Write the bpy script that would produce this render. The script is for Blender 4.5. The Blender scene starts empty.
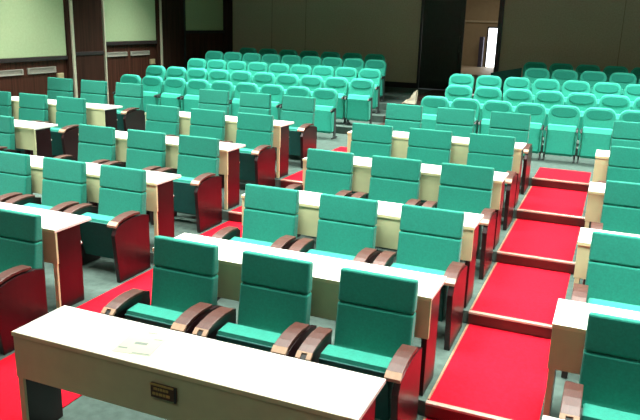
import bpy, bmesh, math, random
from mathutils import Vector, Matrix
random.seed(4)
S = bpy.context.scene
COL = S.collection

# ------------------------------------------------------------------ materials
def mat(name, rgb, rough=.6, noise=0.0, nscale=20.0, bump=0.0, bscale=80.0, spec=.5, metal=0.0, emit=None, estr=0.0, sheen=0.0, stretch=None):
    m = bpy.data.materials.new(name); m.use_nodes = True
    nt = m.node_tree; b = nt.nodes['Principled BSDF']
    b.inputs['Base Color'].default_value = (*rgb, 1)
    b.inputs['Roughness'].default_value = rough
    b.inputs['Metallic'].default_value = metal
    b.inputs['Specular IOR Level'].default_value = spec
    if sheen:
        b.inputs['Sheen Weight'].default_value = sheen
    tc = nt.nodes.new('ShaderNodeTexCoord')
    src = tc.outputs['Object']
    if stretch:
        mp = nt.nodes.new('ShaderNodeMapping'); mp.inputs['Scale'].default_value = stretch
        nt.links.new(src, mp.inputs['Vector']); src = mp.outputs['Vector']
    if noise:
        n = nt.nodes.new('ShaderNodeTexNoise'); n.inputs['Scale'].default_value = nscale; n.inputs['Detail'].default_value = 5
        nt.links.new(src, n.inputs['Vector'])
        r = nt.nodes.new('ShaderNodeValToRGB')
        r.color_ramp.elements[0].position = .3; r.color_ramp.elements[1].position = .7
        r.color_ramp.elements[0].color = (*[c*(1-noise) for c in rgb], 1)
        r.color_ramp.elements[1].color = (*[min(1, c*(1+noise)) for c in rgb], 1)
        nt.links.new(n.outputs['Fac'], r.inputs['Fac']); nt.links.new(r.outputs['Color'], b.inputs['Base Color'])
    if bump:
        n2 = nt.nodes.new('ShaderNodeTexNoise'); n2.inputs['Scale'].default_value = bscale; n2.inputs['Detail'].default_value = 3
        nt.links.new(src, n2.inputs['Vector'])
        bp = nt.nodes.new('ShaderNodeBump'); bp.inputs['Strength'].default_value = bump; bp.inputs['Distance'].default_value = .01
        nt.links.new(n2.outputs['Fac'], bp.inputs['Height']); nt.links.new(bp.outputs['Normal'], b.inputs['Normal'])
    if emit:
        b.inputs['Emission Color'].default_value = (*emit, 1); b.inputs['Emission Strength'].default_value = estr
    return m

M = dict(
    teal=mat('teal_fabric', (.010, .235, .170), .8, .12, 60, .15, 300, spec=.3, sheen=.15),
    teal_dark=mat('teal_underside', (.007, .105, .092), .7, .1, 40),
    black_teal=mat('chair_back_shell', (.01, .06, .05), .6, .1, 20),
    mint=mat('mint_seat_fabric', (.026, .41, .30), .7, .08, 40, .1, 200, spec=.35, sheen=.1),
    mint_pad=mat('mint_head_pad', (.014, .28, .205), .8, .1, 60, .1, 200, spec=.3),
    black=mat('black_plastic', (.015, .02, .02), .45, .2, 30),
    grey_metal=mat('dark_grey_metal', (.06, .07, .07), .5, .1, 30),
    maroon=mat('mahogany_veneer', (.017, .0035, .005), .35, .35, 9, stretch=(1, 1, .12)),
    wood=mat('armrest_wood', (.075, .026, .019), .4, .3, 25, stretch=(6, 1, 1)),
    woodtip=mat('armrest_tip_lit_wood', (.42, .27, .18), .35, .15, 25),  # lit pale face of the wooden tip, put into a lighter colour
    white=mat('desk_top_laminate', (.86, .85, .80), .35, .02, 6),
    edge=mat('desk_edge_highlight', (.78, .74, .42), .4, .03, 8),  # yellowish highlight along the desk top's front edge, put into the colour
    cream=mat('desk_front_laminate', (.62, .64, .37), .5, .05, 8),
    gold=mat('gold_lettering', (.55, .38, .12), .35, .1, 40, metal=.4),
    bronze=mat('bronze_plate', (.09, .045, .02), .45, .3, 60),
    knob=mat('white_knob', (.8, .8, .72), .4, .02, 10),
    red=mat('red_carpet', (.56, .006, .020), .95, .16, 35, .3, 250, spec=.1),
    carpet=mat('grey_green_carpet', (.075, .112, .098), .95, .18, 14, .25, 220, spec=.1),
    darkcarpet=mat('dark_brown_carpet', (.06, .036, .030), .95, .25, 10, .2, 200, spec=.1),
    nosewood=mat('step_nosing_wood', (.055, .013, .011), .4, .3, 12, stretch=(.3, 1, 1)),
    nosemetal=mat('step_nosing_strip', (.42, .28, .22), .25, .05, 30, spec=.8),
    edging=mat('carpet_edging', (.30, .17, .10), .5, .15, 20),
    backwall=mat('brown_acoustic_panel', (.44, .39, .29), .9, .10, 30, .15, 120, spec=.2),
    seam=mat('panel_seam', (.20, .17, .12), .9, .1, 30),
    wainscot=mat('dark_wood_wainscot', (.060, .020, .012), .6, .45, 7, spec=.2, stretch=(1, 3, .12)),
    pilaster=mat('dark_wood_pilaster', (.036, .014, .009), .7, .4, 8, spec=.15, stretch=(1, 2, .12)),
    rail=mat('dark_rail', (.03, .016, .018), .5, .2, 10),
    panel=mat('cream_fabric_panel', (.38, .47, .28), .9, .05, 25, .1, 160, spec=.2),
    strip=mat('pale_metal_strip', (.66, .60, .46), .35, .05, 20, metal=.2),
    grille=mat('grey_grille', (.40, .38, .33), .6, .08, 30),
    box=mat('tan_plastic', (.42, .36, .20), .5, .05, 20),
    leaf=mat('black_green_door', (.012, .018, .013), .6, .3, 40, stretch=(1, 1, .2)),
    ceiling=mat('ceiling_tile', (.62, .62, .56), .9, .05, 10),
    sidewall=mat('plain_tan_wall', (.16, .13, .10), .9, .05, 10),
    lobby=mat('lobby_plaster', (.42, .34, .23), .9, .05, 10),
    lobbyfloor=mat('lobby_tan_floor', (.5, .40, .28), .6, .1, 12),
    day=mat('daylit_glass', (.9, .95, 1), .3, .02, 10, emit=(.93, .97, 1), estr=5.0),
    frame=mat('dark_door_frame', (.02, .018, .022), .4, .1, 20),
    bluegrey=mat('blue_grey_metal', (.07, .07, .13), .4, .1, 20),
    paper=mat('paper', (.49, .52, .40), .7, .03, 12),
    ink=mat('grey_print', (.22, .27, .24), .8, .1, 60),
    wedge=mat('cream_wedge', (.85, .78, .62), .8, .08, 14, .3, 20),
)

# ------------------------------------------------------------------ mesh helpers
def bevel(bm, w, seg=2):
    if w > 0:
        bmesh.ops.bevel(bm, geom=list(bm.edges), offset=w, offset_type='OFFSET', segments=seg, profile=.5, affect='EDGES', clamp_overlap=True)
def merge(dst, src):
    me = bpy.data.meshes.new('tmp'); src.to_mesh(me); src.free(); dst.from_mesh(me); bpy.data.meshes.remove(me)
def add_box(bm, x0, x1, y0, y1, z0, z1, bv=0, seg=2):
    b = bmesh.new()
    bmesh.ops.create_cube(b, size=1)
    for v in b.verts:
        v.co = Vector(((x0+x1)/2+v.co.x*(x1-x0), (y0+y1)/2+v.co.y*(y1-y0), (z0+z1)/2+v.co.z*(z1-z0)))
    bevel(b, bv, seg); merge(bm, b)
def add_prism(bm, pts, a0, a1, axis='x', bv=0, seg=2, fn=None):
    """extrude the closed outline pts along an axis: axis x -> pts are (y,z); axis y -> pts are (x,z); axis z -> (x,y)"""
    b = bmesh.new()
    def mk(p, a):
        return {'x': (a, p[0], p[1]), 'y': (p[0], a, p[1]), 'z': (p[0], p[1], a)}[axis]
    v0 = [b.verts.new(mk(p, a0)) for p in pts]; v1 = [b.verts.new(mk(p, a1)) for p in pts]
    b.faces.new(v0); b.faces.new(v1[::-1])
    n = len(pts)
    for i in range(n):
        b.faces.new((v0[i], v1[i], v1[(i+1) % n], v0[(i+1) % n]))
    bmesh.ops.recalc_face_normals(b, faces=b.faces)
    if bv:
        caps = [e for e in b.edges if (e.verts[0] in v0) == (e.verts[1] in v0)]
        if n <= 6: caps = list(b.edges)
        bmesh.ops.bevel(b, geom=caps, offset=bv, offset_type='OFFSET', segments=seg, profile=.5, affect='EDGES', clamp_overlap=True)
    if fn:
        for v in b.verts: v.co = Vector(fn(*v.co))
    merge(bm, b)
def obj(name, bm, material, parent=None, smooth=False):
    me = bpy.data.meshes.new(name); bm.to_mesh(me); bm.free()
    me.materials.append(material)
    if smooth:
        for p in me.polygons: p.use_smooth = True
    o = bpy.data.objects.new(name, me); COL.objects.link(o)
    if parent: o.parent = parent
    return o
def box(name, material, parent, *a, **k):
    bm = bmesh.new(); add_box(bm, *a, **k); return obj(name, bm, material, parent)
def prism(name, material, parent, *a, **k):
    bm = bmesh.new(); add_prism(bm, *a, **k); return obj(name, bm, material, parent)
def thing(name, label, cat, loc=(0, 0, 0), group=None):
    o = bpy.data.objects.new(name, None); COL.objects.link(o); o.location = loc
    o.empty_display_size = .2
    tag(o, label, cat, group); return o
def tag(o, label, cat, group=None):
    o['label'] = label; o['category'] = cat
    if group: o['group'] = group
    return o
def struct(o):
    o['kind'] = 'structure'; return o
def dup(root, loc, label):
    r = root.copy(); COL.objects.link(r); r.location = loc; r['label'] = label
    for ch in list(root.children):
        c = ch.copy(); COL.objects.link(c); c.parent = r
        for g in list(ch.children):
            d = g.copy(); COL.objects.link(d); d.parent = c
    return r

# ------------------------------------------------------------------ layout numbers (metres)
RP, RR = 1.434, .1143          # desk row pitch and rise
SY = -.049                     # where a step starts ahead of its row
def FZ(r): return r*RR
TY0, TP, TRISE = 8.75, .95, .13
def TZ(k): return .571+TRISE*min(k, 3)+(.07 if k > 3 else 0)
WX, WR, WB, WF = -9.0, 5.2, 14.3, -7.5     # walls
CEIL = 4.4
LC = 2.254
XR = dict(C=0.0, L=-3.242, F=-6.257)       # right-hand ends of the desk blocks
XRL = .831                                  # left-hand end of the right block

# ------------------------------------------------------------------ floor, walls, ceiling
prof = [(WF, 0)]
for k in range(1, 6):
    y = k*RP+SY
    prof += [(y, (k-1)*RR), (y, k*RR)]
for k in range(1, 5):
    y = TY0+TP*k-.42
    prof += [(y, TZ(k-1)), (y, TZ(k))]
prof += [(WB, TZ(4))]
prof += [(WB, -.4), (WF, -.4)]
struct(prism('floor', M['carpet'], None, prof, WX, WR))

struct(box('ceiling', M['ceiling'], None, WX-.1, WR+.1, WF-.1, WB+.1, CEIL, CEIL+.1))
struct(box('wall_right', M['sidewall'], None, WR, WR+.1, WF, WB, -.4, CEIL))
struct(box('wall_front', M['sidewall'], None, WX, WR, WF-.1, WF, -.4, CEIL))
struct(box('wall_left', M['wainscot'], None, WX-.2, WX, WF, WB+.1, -.4, CEIL))

# back wall with a double doorway (left leaf shut, right leaf open to the lobby)
DX0, DX1, DX2, DTOP = -3.62, -2.56, -1.73, 3.35
bm = bmesh.new()
add_box(bm, WX, DX0, WB, WB+.15, .9, CEIL)
add_box(bm, DX0, DX2, WB, WB+.15, DTOP, CEIL)
add_box(bm, DX2, WR, WB, WB+.15, .9, CEIL)
add_box(bm, DX1, DX2, WB, WB+.15, .9, 1.44)
struct(obj('wall_back', bm, M['backwall']))
tn = [0]
def trim(material, *a, **k):
    tn[0] += 1
    return struct(box('trim_%d' % tn[0], material, None, *a, **k))
# joints between the fabric panels of the back wall
for x in (-7.70, -6.72, .9, 3.2):
    trim(M['seam'], x-.006, x+.006, WB-.006, WB, 1.17, CEIL)
struct(box('baseboard_back', M['rail'], None, WX+.12, DX0-.02, WB-.025, WB, TZ(4), TZ(4)+.13))
# door leaf and frame
d = struct(box('door_1', M['leaf'], None, DX0+.03, DX1-.02, WB-.02, WB+.04, TZ(4)+.01, DTOP-.03, bv=.004))
box('door_panel', M['leaf'], d, DX0+.14, DX1-.12, WB-.03, WB-.018, 1.25, 2.2, bv=.008)
box('door_panel', M['leaf'], d, DX0+.14, DX1-.12, WB-.03, WB-.018, 2.3, 3.2, bv=.008)
bm = bmesh.new(); add_box(bm, DX1-.10, DX1-.085, WB-.07, WB-.055, 1.95, 2.35, .004); add_box(bm, DX1-.10, DX1-.085, WB-.06, WB-.02, 1.97, 1.99); add_box(bm, DX1-.10, DX1-.085, WB-.06, WB-.02, 2.31, 2.33)
obj('door_handle', bm, M['grey_metal'], d)
trim(M['frame'], DX0-.03, DX0+.02, WB-.05, WB+.1, TZ(4), DTOP)
trim(M['frame'], DX2-.06, DX2+.05, WB-.06, WB+.16, TZ(4), DTOP)
trim(M['frame'], DX0, DX2, WB-.05, WB+.16, DTOP-.02, DTOP+.06)
# lobby behind the doorway
LX0, LX1, LY = -4.6, -.2, 17.9
bm = bmesh.new()
add_box(bm, LX0, LX1, WB+.15, LY, 1.34, 1.44)
struct(obj('floor_lobby', bm, M['lobbyfloor']))
bm = bmesh.new()
add_box(bm, LX0-.1, LX0, WB+.15, LY, 1.34, 3.7)
add_box(bm, LX1, LX1+.1, WB+.15, LY, 1.34, 3.7)
add_box(bm, LX0, LX1, LY, LY+.1, 1.34, 3.7)
struct(obj('wall_lobby', bm, M['lobby']))
struct(box('ceiling_lobby', M['ceiling'], None, LX0, LX1, WB+.15, LY, 3.7, 3.8))
trim(M['strip'], LX0, LX1, LY-.06, LY, 2.67, 2.72)
# daylit glass door in the lobby wall
w = struct(box('window_1', M['day'], None, -2.60, -2.24, LY-.05, LY-.01, 1.30+.15, 2.52))
bm = bmesh.new()
add_box(bm, -2.64, -2.60, LY-.07, LY, 1.44, 2.56); add_box(bm, -2.24, -2.20, LY-.07, LY, 1.44, 2.56); add_box(bm, -2.64, -2.20, LY-.07, LY, 2.52, 2.56)
obj('window_frame', bm, M['frame'], w)
struct(box('trim_19', M['bluegrey'], None, -2.80, -2.68, LY-.30, LY-.16, 1.441, 2.28, bv=.01))
# low dark sloping panel by the doorway
struct(prism('trim_20', M['teal_dark'], None, [(-1.60, TZ(4)), (-.96, TZ(4)), (-.96, 1.76), (-1.60, 1.62)], 12.72, 12.78, axis='y', bv=.006))

# left wall: fabric panels, pilasters, rails, pale strips
def wall_panel(y0, y1, z0):
    return trim(M['panel'], WX, WX+.035, y0, y1, z0, CEIL-.25, bv=.01)
wall_panel(3.6, 7.98, 1.80); wall_panel(9.12, 10.90, 2.04); wall_panel(12.04, 13.92, 2.26)
def rail(y0, y1, z): return trim(M['rail'], WX, WX+.06, y0, y1, z-.07, z, bv=.008)
rail(3.6, 7.98, 1.80); rail(9.11, 10.9, 2.04); rail(12.05, 13.94, 2.26); rail(8.17, 9.05, 1.86)
trim(M['pilaster'], WX, WX+.07, 7.985, 8.085, .3, CEIL)
trim(M['strip'], WX, WX+.10, 8.09, 8.155, .5, CEIL, bv=.01)
trim(M['pilaster'], WX, WX+.045, 8.16, 9.045, .5, CEIL)
trim(M['strip'], WX, WX+.09, 9.05, 9.09, .5, CEIL, bv=.01)
trim(M['pilaster'], WX, WX+.07, 10.91, 11.00, .5, CEIL)
trim(M['strip'], WX, WX+.10, 11.005, 11.06, .6, CEIL, bv=.01)
trim(M['pilaster'], WX, WX+.08, 11.065, 11.96, .6, CEIL)
trim(M['frame'], WX, WX+.10, 11.965, 12.03, .6, CEIL)
trim(M['pilaster'], WX, WX+.12, 13.95, WB-.03, .9, CEIL)
# air grilles in the wainscot
def grille(label, y0, y1, z0, z1):
    o = thing('wall_grille', label, 'grille', (WX, (y0+y1)/2, z0), 'grey grilles in the left wainscot')
    h = (y1-y0)/2; H = z1-z0
    bm = bmesh.new()
    add_box(bm, 0, .03, -h, h, 0, .012); add_box(bm, 0, .03, -h, h, H-.012, H); add_box(bm, 0, .03, -h, -h+.02, .012, H-.012); add_box(bm, 0, .03, h-.02, h, .012, H-.012)
    obj('grille_frame', bm, M['grille'], o)
    bm = bmesh.new()
    n = 5
    for i in range(n):
        z = .012+(H-.024)*(i+.5)/n
        add_prism(bm, [(0.002, z+.004), (.018, z-.006), (.02, z-.002), (.004, z+.008)], -h+.02, h-.02, axis='y')
    add_box(bm, .001, .004, -h+.02, h-.02, .012, H-.012)
    obj('grille_slats', bm, M['grille'], o)
grille('grey wall grille under the first cream panel, nearest the left edge', 5.9, 6.86, 1.50, 1.60)
grille('grey wall grille under the first cream panel, beside the dark pilaster', 6.98, 7.68, 1.50, 1.61)
grille('grey wall grille under the second cream panel, left of two', 9.18, 9.84, 1.73, 1.82)
grille('grey wall grille under the second cream panel, right of two', 9.98, 10.64, 1.73, 1.82)
def wallbox(label, y, z):
    o = thing('wall_socket_box', label, 'socket box', (WX, y, z), 'tan boxes on the left wainscot')
    box('box_body', M['box'], o, 0, .05, -.075, .075, -.06, .06, bv=.008)
    box('box_cover', M['box'], o, .05, .056, -.06, .06, -.045, .045, bv=.003)
wallbox('small tan box on the dark wainscot above the nearer wall chairs', 7.78, 1.42)
wallbox('small tan box on the dark wainscot left of the second pale strip', 10.74, 1.57)

# ------------------------------------------------------------------ red carpet runners, nosings
def runner(name, label, x0, x1, k0, k1, yend, ystart, material):
    t = .008
    pts = []
    top = [(ystart, 0)] if k0 == 0 else []
    for k in range(k0+1, k1+1):
        y = k*RP+SY
        top += [(y, FZ(k-1)), (y, FZ(k))]
    top += [(yend, FZ(k1))]
    up = [(y-(t if i % 2 == 1 or i == len(top) else 0), z+t) for i, (y, z) in enumerate(top)]
    up = []
    for i, (y, z) in enumerate(top):
        off = 0 if i in (0, len(top)-1) else t
        up.append((y-off, z+t))
    o = prism(name, material, None, top+up[::-1], x0, x1)
    return tag(o, label, 'carpet')
runner('carpet_runner', 'bright red carpet runner stepping up the right-hand aisle',   .045, .772, 0, 5, 7.95, -1.0, M['red'])
runner('carpet_runner', 'bright red carpet runner stepping up the left aisle past the nearest desk', -3.187, -2.275, 0, 5, 7.95, -1.0, M['red'])
# nosings: dark wood lip with a pale strip
for (x0, x1) in ((.03, .82), (-3.187, -2.262), (-6.225, -5.525)):
    for k in range(1, 6):
        y = k*RP+SY; z = FZ(k)
        tn[0] += 1
        o = struct(box('trim_%d' % (tn[0]+20), M['nosewood'], None, x0, x1, y-.030, y-.0085, z-.10, z+.010, bv=.003))
        bm = bmesh.new()
        add_prism(bm, [(y-.034, z-.006), (y-.033, z+.010), (y-.026, z+.014), (y+.004, z+.014), (y+.004, z+.0085), (y-.0305, z+.009)], x0, x1)
        obj('nosing_strip', bm, M['nosemetal'], o)
# thin edging beside the right runner
for k in range(0, 5):
    tn[0] += 1
    struct(box('trim_%d' % (tn[0]+20), M['edging'], None, .028, .044, (k*RP+SY+.022) if k else -1.0, (k+1)*RP+SY-.036, FZ(k), FZ(k)+.012))
# brown runner on the steps between the two banks of theatre seats
top = [(8.9, TZ(0))]
for k in range(1, 5):
    y = TY0+TP*k-.42
    top += [(y, TZ(k-1)), (y, TZ(k))]
top += [(WB-.06, TZ(4))]
up = [(y-(0 if i in (0, len(top)-1) else .008), z+.008) for i, (y, z) in enumerate(top)]
tag(prism('carpet_runner', M['darkcarpet'], None, top+up[::-1], -3.18, -2.16), 'dark brown carpet runner on the steps between the two theatre seat banks', 'carpet')

# ------------------------------------------------------------------ desks
def make_desk(label, loc, group='long cream desks'):
    """origin: left front floor corner; runs to x = LC"""
    t = thing('conference_desk', label, 'desk', loc, group)
    box('desk_top', M['white'], t, 0, LC, -.006, .4475, .722, .75, bv=.004)
    box('fascia', M['cream'], t, .004, LC-.004, 0, .022, .44, .7215, bv=.002)
    box('edge_highlight', M['edge'], t, 0, LC, -.0085, -.0062, .7225, .7495)  # thin strip painted as the lit front edge of the top
    for s in (0, 1):
        x0 = .012 if s == 0 else LC-.052
        p = box('side_panel', M['maroon'], t, x0, x0+.04, .0225, .31, .004, .7215, bv=.002)
        box('panel_edging', M['cream'], p, x0, x0+.04, .002, .0222, .004, .4395, bv=.002)
        bm = bmesh.new()
        bmesh.ops.create_uvsphere(bm, u_segments=12, v_segments=8, radius=.016, matrix=Matrix.Translation((x0+.02, .322, .54)))
        obj('knob', bm, M['knob'], p, True)
    box('under_rail', M['maroon'], t, .055, LC-.055, .26, .29, .60, .715, bv=.002)
    return t
ORD = ['front', 'second', 'third', 'fourth', 'fifth']
desk0 = make_desk('nearest long cream desk, with the small name plate and a paper sheet', (-LC, 0, 0))
desk0['group'] = 'long cream desks'
for r in range(1, 5):
    dup(desk0, (-LC, r*RP, FZ(r)), 'long cream desk in the centre block behind its %s row of chairs' % ORD[r-1])
for r in range(1, 5):
    dup(desk0, (XR['L']-LC, r*RP, FZ(r)), 'long cream desk in the left block, %s from the front of that block' % ['', 'first', 'second', 'third', 'fourth'][r])
for r in (3, 4):
    dup(desk0, (XR['F']-LC, r*RP, FZ(r)), 'cream desk in the far-left block by the wall, %s' % ('cut by the left edge' if r == 3 else 'the rear one of two'))
ROFF = {0: (0, 0), 1: (-.05, -.06), 2: (0, 0), 3: (0, 0), 4: (0, 0)}
for r in range(0, 5):
    lab = 'cream desk end at the bottom right corner, front of the right block' if r == 0 else \
          'cream desk on the right of the red steps, behind the right block\'s %s chair row' % ORD[r-1]
    dup(desk0, (XRL+ROFF[r][0], r*RP+ROFF[r][1], FZ(r)), lab)
# the centre block's right-hand end panels have dark front edges
for d in [o for o in COL.objects if o.name.startswith('conference_desk') and abs(o.location.x+LC) < .01]:
    for p in d.children:
        if p.name.startswith('side_panel') and p.data.vertices[0].co.x > 1:
            for e in p.children:
                if e.name.startswith('panel_edging'):
                    e.data = e.data.copy(); e.data.materials[0] = M['maroon']
# name plate on the nearest desk
cx = LC-1.145
pl = box('name_plate', M['bronze'], desk0, cx-.085, cx+.085, -.016, -.001, .570, .660, bv=.004)
box('plate_rim', M['black'], pl, cx+.072, cx+.088, -.020, -.015, .568, .662, bv=.002)
bm = bmesh.new(); add_box(bm, cx-.085, cx+.07, -.020, -.0165, .648, .660, .001); obj('plate_band', bm, M['gold'], pl)
bm = bmesh.new()
x = cx-.062
for wd in (.03, .012, .02, .018, .022): add_box(bm, x, x+wd-.005, -.019, -.0165, .622, .636); x += wd
x = cx-.07
for wd in (.022, .02, .028, .02, .03): add_box(bm, x, x+wd-.005, -.019, -.0165, .590, .606); x += wd
obj('plate_lettering', bm, M['gold'], pl)
# paper on the nearest desk
pp = thing('paper_sheet', 'pale printed paper sheet lying on the nearest desk', 'paper', (-1.455, .235, .7505))
pp.rotation_euler = (0, 0, math.radians(10)); pp.scale = (1.15, 1.15, 1)
bm = bmesh.new()
n = 6
for i in range(n):
    x0, x1 = -.105+.21*i/n, -.105+.21*(i+1)/n
    add_box(bm, x0, x1, -.145, .145, .0, .0016)
bmesh.ops.remove_doubles(bm, verts=bm.verts, dist=.0001)
obj('sheet', bm, M['paper'], pp)
for a, b, c, d in ((-.035, .035, -.04, -.015), (-.095, -.045, -.10, -.086), (0, .095, -.135, -.128), (-.02, .03, .095, .102), (.045, .09, .03, .037)):
    box('print_line', M['ink'], pp, a, b, c, d, .0017, .0022)

# ------------------------------------------------------------------ conference chairs
def make_chair(label, loc, group):
    """origin: floor under the seat centre; local y = row distance - 1.05"""
    t = thing('conference_chair', label, 'chair', loc, group)
    hw = .27
    prism('backrest', M['teal'], t, [(.155, .44), (.172, .48), (.218, .782), (.305, .782), (.27, .44)], -hw, hw, bv=.016, seg=3)
    prism('headrest', M['teal'], t, [(.219, .785), (.246, 1.018), (.318, 1.004), (.306, .785)], -hw, hw, bv=.018, seg=3)
    prism('back_shell', M['black_teal'], t, [(.272, .40), (.322, .97), (.328, .97), (.326, .40)], -hw+.03, hw-.03, bv=.003)
    s = prism('seat', M['teal'], t, [(-.170, .545), (-.160, .572), (-.030, .580), (-.010, .55), (.12, .40), (.12, .28), (.02, .14), (-.06, .15)], -.233, .233, bv=.014, seg=3)
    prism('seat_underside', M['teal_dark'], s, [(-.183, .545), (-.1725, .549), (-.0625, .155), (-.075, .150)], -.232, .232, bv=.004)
    for sx in (-1, 1):
        x0, x1 = sorted((sx*.30, sx*.345))
        p = prism('side_panel', M['maroon'], t, [(-.265, .004), (.22, .004), (.22, .57), (.12, .598), (-.06, .606), (-.18, .590), (-.275, .560), (-.315, .49)], x0, x1, bv=.004)
        x0, x1 = sorted((sx*.243, sx*.347))
        up = [(.08, .636), (-.03, .645), (-.11, .642), (-.19, .630), (-.255, .612)]
        lo = [(-.252, .588), (-.19, .606), (-.11, .618), (-.03, .622), (.08, .614)]
        a = prism('armrest', M['wood'], t, up+lo, x0, x1, bv=.004)
        lo2 = [(-.245, .584), (-.19, .602), (-.11, .614), (-.03, .618), (.06, .610)]
        lo3 = [(.06, .57), (-.06, .57), (-.12, .57), (-.19, .565), (-.235, .555)]
        q0, q1 = sorted((sx*.255, sx*.2985))
        prism('arm_frame', M['black'], a, lo2+lo3, q0, q1, bv=.003)
        y0, y1 = -.296, -.2556
        fn = lambda x, y, z: (x, y, z+.607+(y+.2556)*.72)
        if sx < 0:
            xm = (x0+x1)/2; h = .02
            ol = [(x0, y0), (xm-h, y0), (xm-h, y1-.008), (xm+h, y1-.008), (xm+h, y0), (x1, y0), (x1, y1), (x0, y1)]
        else:
            ol = [(x0, y0), (x1, y0), (x1, y1), (x0, y1)]
        bm = bmesh.new(); add_prism(bm, ol, -.016, .005, axis='z', fn=fn)
        obj('armrest_tip', bm, M['woodtip'], a)
        if sx < 0:
            bm = bmesh.new(); add_prism(bm, [(xm-h+.0005, y0+.004), (xm+h-.0005, y0+.004), (xm+h-.0005, y1-.0085), (xm-h+.0005, y1-.0085)], -.016, -.004, axis='z', fn=fn)
            obj('tablet_slot', bm, M['black'], a)
    return t
OFF = [1.872, 1.108, .346]     # chair centres measured from the right end of a block
chair0 = None
def chair(x, r, label, group, dx=0, dy=0):
    global chair0
    loc = (x+dx, r*RP+1.05+dy, FZ(r))
    if chair0 is None:
        chair0 = make_chair(label, loc, group); return chair0
    c = dup(chair0, loc, label); c['group'] = group
    return c
for r in range(5):
    row = ['nearest', 'second', 'third', 'fourth', 'rearmost'][r]
    for i, p in enumerate(('at its left end', 'in the middle', 'at its right end by the red steps')):
        chair(-OFF[i], r, 'teal chair in the centre block\'s %s row, %s' % (row, p), 'teal chairs of the centre block')
for r in range(5):
    for i, p in enumerate(('at its left end', 'in the middle', 'at its right end')):
        if r == 0 and i < 2: continue
        lab = 'teal chair cut by the left edge behind the nearest desk, left block\'s front row' if r == 0 else \
              'teal chair in the left block\'s %s row, %s' % (['', 'second', 'third', 'fourth', 'rearmost'][r], p)
        chair(XR['L']-OFF[i], r, lab, 'teal chairs of the left block', dx=.015)
for r in (2, 3, 4):
    for i, p in enumerate(('left', 'middle', 'right')):
        if r == 2 and i < 2: continue
        lab = 'lone teal chair of the far-left block\'s nearest row, at the left edge' if r == 2 else \
              'teal chair by the left wall, %s of three in the far-left block\'s %s row' % (p, 'middle' if r == 3 else 'rear')
        chair(XR['F']-OFF[i], r, lab, 'teal chairs of the far-left block', dx=-.19)
for r in range(5):
    row = ['nearest', 'second', 'third', 'fourth', 'rearmost'][r]
    chair(XRL+.42, r, 'teal chair right of the red steps, in the right block\'s %s row' % row, 'teal chairs of the right block', *(ROFF[r] if r else (0, -.04)))

# ------------------------------------------------------------------ theatre seats
def rounded(hwb, hwt, z0, z1, rad, n=6):
    pts = [(-hwb, z0), (hwb, z0), (hwt, z1-rad*1.6)]
    for i in range(n+1):
        a = math.pi/2*i/n
        pts.append((hwt-rad+rad*math.cos(a), z1-rad+rad*math.sin(a)-.012*(1-math.sin(a))))
    pts += [(-x, z) for (x, z) in pts[2:][::-1]]
    return pts
def make_tseat(label, loc, group):
    t = thing('theatre_seat', label, 'theatre seat', loc, group)
    sh = lambda x, y, z: (x, y+.16*(z-.87)+.10*x*x*0, z)
    prism('backrest', M['mint'], t, rounded(.215, .240, .34, .87, .12), 0, .085, axis='y', bv=.022, seg=3, fn=sh)
    # shallow oval head cushion
    bm = bmesh.new()
    ell = []
    n = 22
    for i in range(n):
        a = 2*math.pi*i/n
        c, s = math.cos(a), math.sin(a)
        ell.append((.196*math.copysign(abs(c)**.7, c), .768+.076*math.copysign(abs(s)**.8, s)))
    add_prism(bm, ell, -.010, .02, axis='y', bv=.007, fn=sh)
    obj('head_pad', bm, M['mint_pad'], t)
    s = prism('seat', M['mint'], t, [(-.185, .50), (-.150, .570), (-.085, .58), (-.070, .48), (-.08, .14), (-.15, .10), (-.175, .14)], -.214, .214, bv=.02, seg=3)
    for sx in (-1, 1):
        x0, x1 = sorted((sx*.219, sx*.240))
        l = prism('leg', M['grey_metal'], t, [(-.17, .003), (.07, .003), (.07, .025), (-.005, .05), (-.02, .50), (-.11, .50), (-.09, .05), (-.17, .025)], x0, x1, bv=.003)
        prism('armrest', M['black'], t, [(-.27, .50), (-.24, .535), (-.04, .545), (-.04, .505), (-.24, .49)], x0-.004, x1+.004, bv=.004)
        prism('arm_side', M['mint'], l, [(-.20, .14), (-.112, .14), (-.112, .489), (-.235, .475)], x0, x1, bv=.004)
    return t
seat0 = None
NTH = ['first', 'second', 'third', 'fourth', 'fifth', 'sixth', 'seventh', 'eighth', 'ninth', 'tenth', 'eleventh']
RW = ['front', 'second', 'third', 'fourth', 'shadowed rearmost']
def tseat(x, k, label, group):
    global seat0
    loc = (x, TY0+TP*k, TZ(k))
    if seat0 is None:
        seat0 = make_tseat(label, loc, group); return
    o = dup(seat0, loc, label); o['group'] = group
TL = [(-8.35, -3.57, 9), (-8.41, -3.22, 10), (-7.98, -3.40, 9), (-8.10, -3.61, 9), (-7.75, -3.93, 7)]
for k, (a, b, n) in enumerate(TL):
    p = (b-a)/n
    b -= 0
    for i in range(n):
        tseat(a+p*(i+.5), k, 'mint green theatre seat, %s from the left in the left bank\'s %s row' % (NTH[i], RW[k]), 'theatre seats of the left bank')
TR = [(-2.09, 8), (-1.90, 7), (-2.06, 8), (-.78, 6), (-.93, 6)]
for k, (a, n) in enumerate(TR):
    for i in range(n):
        tseat(a+.52*(i+.5), k, 'mint green theatre seat, %s from the left in the right bank\'s %s row' % (NTH[i], RW[k]), 'theatre seats of the right bank')

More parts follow.
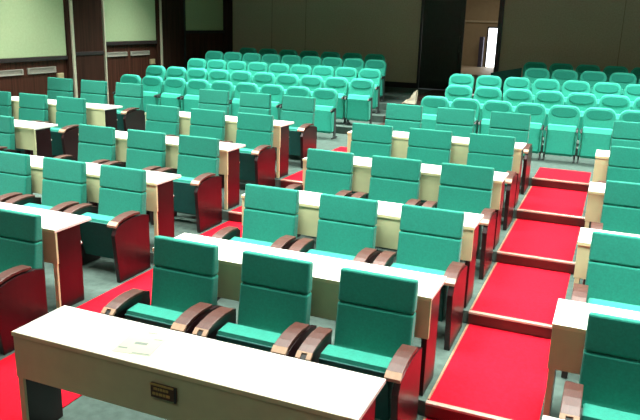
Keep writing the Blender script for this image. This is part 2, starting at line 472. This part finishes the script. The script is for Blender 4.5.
# crumpled cream solid made up for an unidentified pale patch on the aisle steps
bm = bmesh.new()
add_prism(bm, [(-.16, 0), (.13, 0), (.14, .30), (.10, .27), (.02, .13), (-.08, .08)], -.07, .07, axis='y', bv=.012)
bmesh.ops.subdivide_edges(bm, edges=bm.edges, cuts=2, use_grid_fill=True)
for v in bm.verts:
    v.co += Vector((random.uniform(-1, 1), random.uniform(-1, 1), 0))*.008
o = obj('pale_wedge', bm, M['wedge']); o.location = (-3.00, 11.42, TZ(3)+.010)
tag(o, 'made-up pale cream triangular shape on the dark steps between the seat banks', 'wedge')

# ------------------------------------------------------------------ lights
def area(x, y, e, sx=1.2, sy=1.2, spread=104, z=CEIL-.03, col=(.97, 1, .92)):
    l = bpy.data.lights.new('ceiling_or_fill_light', 'AREA'); l.shape = 'RECTANGLE'; l.size = sx; l.size_y = sy
    l.energy = e; l.color = col; l.spread = math.radians(spread)
    o = bpy.data.objects.new('ceiling_or_fill_light', l); COL.objects.link(o); o.location = (x, y, z)
for y, e, sp in ((-2.2, 9, 130), (1.75, 118, 90), (4.1, 122, 100), (6.6, 130, 104), (9.55, 130, 93)):  # the weak first row is fill added to brighten the nearest desk's front
    for x in (-7.2, -4.4, -1.6, 1.2, 4.0):
        area(x, y, e, 1.5, .9, sp)
l = bpy.data.lights.new('lobby_light', 'AREA'); l.size = 1.0; l.energy = 14; l.color = (1, .9, .7)
o = bpy.data.objects.new('lobby_light', l); COL.objects.link(o); o.location = (-2.2, 16.1, 3.65)

w = bpy.data.worlds.new('World'); S.world = w; w.use_nodes = True
w.node_tree.nodes['Background'].inputs['Color'].default_value = (.5, .55, .6, 1)
w.node_tree.nodes['Background'].inputs['Strength'].default_value = .2

# ------------------------------------------------------------------ camera
cam = bpy.data.cameras.new('Camera'); cam.sensor_width = 36; cam.lens = 698.92/640*36
cam.clip_end = 100
co = bpy.data.objects.new('Camera', cam); COL.objects.link(co)
R = Matrix.Rotation(.3921, 4, 'Z') @ Matrix.Rotation(math.pi/2-.2679, 4, 'X') @ Matrix.Rotation(.0311, 4, 'Z')
co.matrix_world = Matrix.Translation((.9614, -2.9068, 2.6525)) @ R
S.camera = co
vs = S.view_settings
vs.view_transform = 'Standard'; vs.look = 'None'; vs.gamma = 1; vs.use_curve_mapping = False; vs.exposure = 0.0
